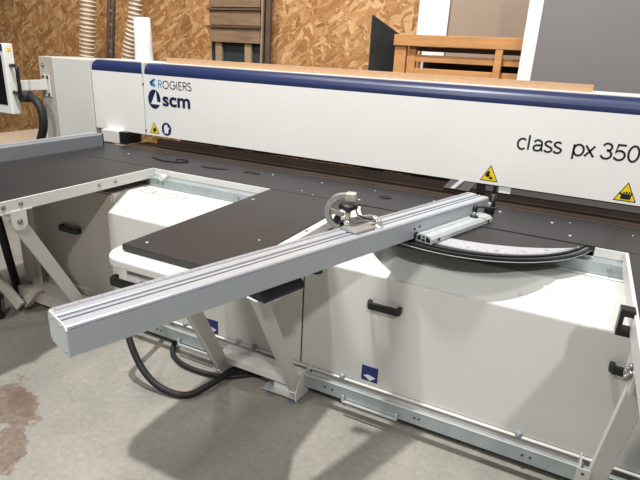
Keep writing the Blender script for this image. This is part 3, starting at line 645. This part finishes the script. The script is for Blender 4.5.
# ------------------------------------------------------------------ chips on the table
me0 = None
chips = [(-1.286,2.399),(-1.203,2.36),(-1.282,2.631),(-.962,2.418),(-.963,2.647),(-.63,2.642),(-.304,2.436),(-.295,2.641),(-.051,2.598),(.025,2.652),(-1.61,2.627),(.034,2.433),(.285,2.607),(-1.40,2.1),(-1.05,1.62),(.36,1.9),(.42,2.1),(.34,2.2),(-1.38,1.36),(-2.7,2.55)]
for i, (x, y) in enumerate(chips):
    if me0 is None:
        bm = new(); prism(bm, [(-.008,-.004),(.002,-.006),(.009,0),(.003,.006),(-.007,.004)], (0,0,0), X, Y, Z, .002, .0004)
        c = obj('wood_chip', bm, 'chip'); me0 = c.data
    else:
        c = bpy.data.objects.new('wood_chip', me0); COL.objects.link(c)
    c.location = (x, y, .9003); c.rotation_euler = (0, 0, random.random()*6); k = .5+random.random()*.6; c.scale = (k, k, k)
    tag(c, 'tiny pale wood chip lying on the black table tops', 'wood chip', 'wood chips on the black tables')
for (x, y, lab, pts) in ((-2.0,2.555,'dark curved offcut sliver on the table left of the middle',[(-.09,-.01),(-.03,-.025),(.05,-.015),(.10,.015),(.02,.012),(-.04,.008)]),
                    (-1.72,2.60,'dark dust clump right of the curved sliver on the table',[(-.07,-.03),(-.02,-.02),(.04,-.03),(.03,.01),(-.01,.005),(-.05,.02)]),
                    (-.866,2.55,'dark round knot of dust on the table behind the flip stop',circ(0,0,.035,.03,9))):
    bm = new(); prism(bm, pts, (x,y,.9002), X, Y, Z, .004, .001); tag(obj('dust_clump', bm, 'debris'), lab, 'dust')
bm = new(); tube(bm, spline([(-2.50,2.56,.903),(-2.38,2.52,.904),(-2.28,2.53,.904),(-2.22,2.58,.905),(-2.27,2.62,.905),(-2.33,2.60,.905),(-2.28,2.55,.905)], 8), .004, 8)
tag(obj('plastic_strap', bm, 'debris'), 'thin black curled strap on the table near the beam left end', 'strap')

# ------------------------------------------------------------------ things behind the beam
bm = new(); box(bm, (-2.71,2.965,1.4845), (.0,2.985,1.519), .001); tag(obj('wood_strip', bm, 'mdf'), 'long light brown wooden strip standing on top of the beam', 'wooden strip')

def duct(pts, r, label, cuff=None):
    t = thing('extraction_hose', label, 'hose', (pts[0][0], pts[0][1], 0.0))
    P = spline(pts, 60); L_ = [0]
    for i in range(1, len(P)): L_.append(L_[-1]+(P[i]-P[i-1]).length)
    bm = new(); rad = []
    for l in L_: rad.append(r*(1+.10*max(-.6, math.sin(2*PI*l/.040))))
    tube(bm, P, rad, 22); obj('ribbed_tube', bm, 'hose', t)
    bm = new()
    l = .01
    n = 0
    for i in range(1, len(P)):
        if L_[i] >= l and n < 400:
            l += .040; d = (P[i]-P[i-1]).normalized(); tube(bm, [P[i]-d*.007, P[i]-d*.003, P[i]+d*.003, P[i]+d*.007], [r*1.05, r*1.13, r*1.13, r*1.05], 22); n += 1
    obj('hose_rings', bm, 'hoserib', t)
    if cuff:
        bm = new(); cyl(bm, Vector(cuff[0]), Vector(cuff[1]), r*1.2, 22); obj('hose_cuff', bm, 'hosering', t)
    return t
duct([(-4.92,4.0,.02),(-4.84,4.0,.7),(-4.715,4.0,1.45),(-4.63,4.0,1.98),(-4.58,4.02,2.6)], .068, 'beige ribbed extraction hose, left one of the two')
duct([(-4.38,4.0,.02),(-4.30,4.0,.7),(-4.14,4.0,1.45),(-4.03,4.0,1.80),(-3.97,4.0,2.1),(-3.93,4.0,2.6)], .058, 'beige ribbed extraction hose behind the white roll', ((-3.985,4.0,2.005),(-3.97,4.0,2.08)))
t = thing('wall_conduit', 'thin dark conduit on the strand board between the two hoses', 'conduit', (-5.3,4.82,0))
bm = new(); cyl(bm, (-5.50,4.80,.0), (-5.09,4.80,2.9), .022, 10); obj('pipe', bm, 'lath', t)
bm = new(); cyl(bm, (-5.44,4.80,.0), (-5.01,4.80,2.9), .010, 10); obj('thin_wire', bm, 'tick', t)
bm = new()
for z in (1.5,1.62,1.8,1.95,2.1):
    x = -5.50+.41*z/2.9; box(bm, (x-.03,4.795,z-.012), (x+.06,4.83,z+.012), .002)
obj('pipe_clip', bm, 'galv', t)
tag(obj('film_roll', (lambda b: (tube(b, [(-3.105,3.16,1.4845),(-3.105,3.16,1.4905),(-3.105,3.16,1.785),(-3.105,3.16,1.787)], [.068,.070,.060,.058], 30), b)[1])(new()), 'film'), 'white upright roll standing on the beam behind the logos', 'roll')

# slatted wood rack on the wall
rk = thing('slatted_rack', 'dark slatted wooden rack leaning on the strand board wall', 'rack', (-3.295,4.75,0))
for i, z in enumerate((1.66,1.825,1.995,2.165,2.335)):
    bm = new(); box(bm, (-3.685,4.70,z), (-3.065,4.725,z+.137), .002); obj('board', bm, 'pinedark', rk)
    bm = new(); box(bm, (-3.700,4.68,z+.139), (-3.050,4.735,z+.160), .002); obj('shelf_lath', bm, 'lath', rk)
for x0, x1 in ((-3.635,-3.555),(-3.265,-3.185)):
    bm = new(); box(bm, (x0,4.727,0), (x1,4.76,2.5), .002); obj('upright', bm, 'postpine', rk)
bm = new(); bar(bm, (-3.015,4.74,0), (-2.975,4.74,2.6), .05, .03, (0,1,0), .002); obj('side_post', bm, 'lath', rk)
bm = new(); bar(bm, (-3.060,4.72,1.2), (-3.030,4.72,2.6), .02, .03, (0,1,0), .002); obj('side_post', bm, 'postpine', rk, 'pale narrow side post')
bm = new(); box(bm, (-3.715,4.77,0), (-3.045,4.78,2.5)); obj('back_sheet', bm, 'slate', rk)

# black sheet, crate, panels
bm = new(); prism(bm, [(-1.60,4.14,0),(-1.5,0,0)][:0] or [(0,0),(.30,0),(.30,1.765),(.0,1.885)], (-1.56,3.90,0), (.45,.89,0), Z, (.89,-.45,0), .012)
tag(obj('slate_sheet', bm, 'slate'), 'black pointed sheet standing left of the wooden crate', 'sheet')
cr = thing('wooden_crate', 'open orange pine crate frame standing behind the beam', 'crate', (-.9,4.1,0))
yc = 4.0
bm = new(); box(bm, (-1.402,yc-.02,1.684), (-.30,yc+.04,1.762), .003); obj('top_rail', bm, 'pine', cr)
for x0, x1, y0 in ((-1.395,-1.305,yc),(-1.292,-1.235,yc+.02),(-.655,-.605,yc-.018)):
    bm = new(); box(bm, (x0,y0,0), (x1,y0+.045,1.684), .003); obj('post', bm, 'pine', cr)
for z0, z1 in ((1.575,1.625),(1.485,1.530),(1.3,1.36)):
    bm = new(); box(bm, (-1.235,yc+.025,z0), (-.30,yc+.055,z1), .003); obj('cross_rail', bm, 'pine', cr)
for z0, z1 in ((1.655,1.684),):
    bm = new(); box(bm, (-1.30,yc+.05,z0), (-.30,yc+.5,z1), .003); obj('top_slat', bm, 'lath', cr)
bm = new(); box(bm, (-1.30,yc+.46,.2), (-.30,yc+.48,1.600), .003); obj('back_sheet', bm, 'dark', cr)
bm = new(); box(bm, (-1.39,yc+.045,.0), (-1.30,yc+.5,.1), .003); box(bm, (-1.39,yc+.44,0), (-1.33,yc+.5,1.66), .003); obj('rear_post', bm, 'pine', cr)
bm = new(); box(bm, (-1.425,4.60,0), (-1.17,4.78,2.5), .004); tag(obj('white_board', bm, 'panelwhite'), 'narrow white upright board behind the left end of the crate', 'board')
bm = new(); box(bm, (-1.165,4.62,0), (1.2,4.66,2.5), .002); tag(obj('taupe_panel', bm, 'taupe'), 'wide taupe upright panel behind the crate top rail', 'panel')
t = thing('panel_stack', 'large grey faced panel with wide white edge right of the crate', 'panels', (.6,3.85,0))
bm = new(); box(bm, (-.465,3.82,0), (-.385,3.90,2.4), .003); obj('white_edge', bm, 'panelwhite', t)
bm = new(); box(bm, (-.382,3.80,0), (1.8,3.90,2.4), .002); obj('grey_board', bm, 'greypanel', t)
bm = new(); box(bm, (-.385,3.799,0), (-.379,3.82,2.4)); obj('edge_trim', bm, 'panelwhite', t)
# pale stack at the far left behind the fence
t = thing('wooden_platform', 'low pale wooden platform in the far left corner behind the grey fence', 'platform', (-5.9,4.0,0))
bm = new(); box(bm, (-6.34,3.3,.46), (-5.58,4.75,.50), .003); obj('deck', bm, 'pale', t)
bm = new(); box(bm, (-6.30,3.34,0), (-5.62,4.71,.46), .003); obj('skirt', bm, 'pale', t)
bm = new(); tube(bm, spline([(-4.42,3.35,0),(-4.42,3.35,.7),(-4.42,3.36,.86),(-4.40,3.42,.95)], 6), .07, 16); tag(obj('elbow_pipe', bm, 'film'), 'white rounded pipe end behind the black conduit at the left', 'pipe')

# ------------------------------------------------------------------ camera
cam = bpy.data.cameras.new('camera'); co = bpy.data.objects.new('camera', cam); COL.objects.link(co)
R = [[0.890918544722644,0.19314843192292508,-0.41104480280743283],[0.4515841879312533,-0.2804280821645311,0.8470134662117205],[0.04833081708140903,-0.9402413381569854,-0.3370613566414951]]
mw = Matrix.Identity(4)
for i in range(3): mw[i][0] = R[i][0]; mw[i][1] = -R[i][1]; mw[i][2] = -R[i][2]
mw[2][3] = 1.6; co.matrix_world = mw
cam.sensor_width = 36; cam.lens = 521.06676*36/640; cam.clip_start = .05
bpy.context.scene.camera = co

# ------------------------------------------------------------------ light: high-bay lamps of the hall, then two added background fills
def lamp(name, loc, power, size, color=(1,.985,.955), target=None, sy=None):
    l = bpy.data.lights.new(name, 'AREA'); l.energy = power; l.color = color
    l.shape = 'RECTANGLE' if sy else 'DISK'; l.size = size
    if sy: l.size_y = sy
    o = bpy.data.objects.new(name, l); COL.objects.link(o); o.location = loc
    d = (Vector(target) if target else Vector((loc[0], loc[1], 0)))-Vector(loc); o.rotation_euler = d.to_track_quat('-Z', 'Y').to_euler()
lamp('bay_or_fill_lamp', (-1.60,1.35,6.2), 360, .22, target=(-1.4,1.9,0))
lamp('bay_or_fill_lamp', (2.4,-3.8,6.0), 215, .35, target=(-.5,2.2,.5))
lamp('bay_or_fill_lamp', (-2.4,-3.4,5.6), 190, 1.0, target=(-2,3,1))
lamp('bay_or_fill_lamp', (-3.0,2.6,5.0), 62, .5, target=(-2.5,4.6,1.5))  # added fill to lighten the strand board wall, no known fitting
lamp('bay_or_fill_lamp', (1.0,1.6,5.0), 42, .5, target=(.8,4.2,1.5))  # added fill to brighten the upright panels behind the beam
w = bpy.data.worlds.new('hall'); w.use_nodes = True; bpy.context.scene.world = w
w.node_tree.nodes['Background'].inputs[0].default_value = (.96,.98,1,1); w.node_tree.nodes['Background'].inputs[1].default_value = .085
vs = bpy.context.scene.view_settings; vs.view_transform = 'Standard'; vs.look = 'None'; vs.exposure = 0; vs.gamma = 1; vs.use_curve_mapping = False
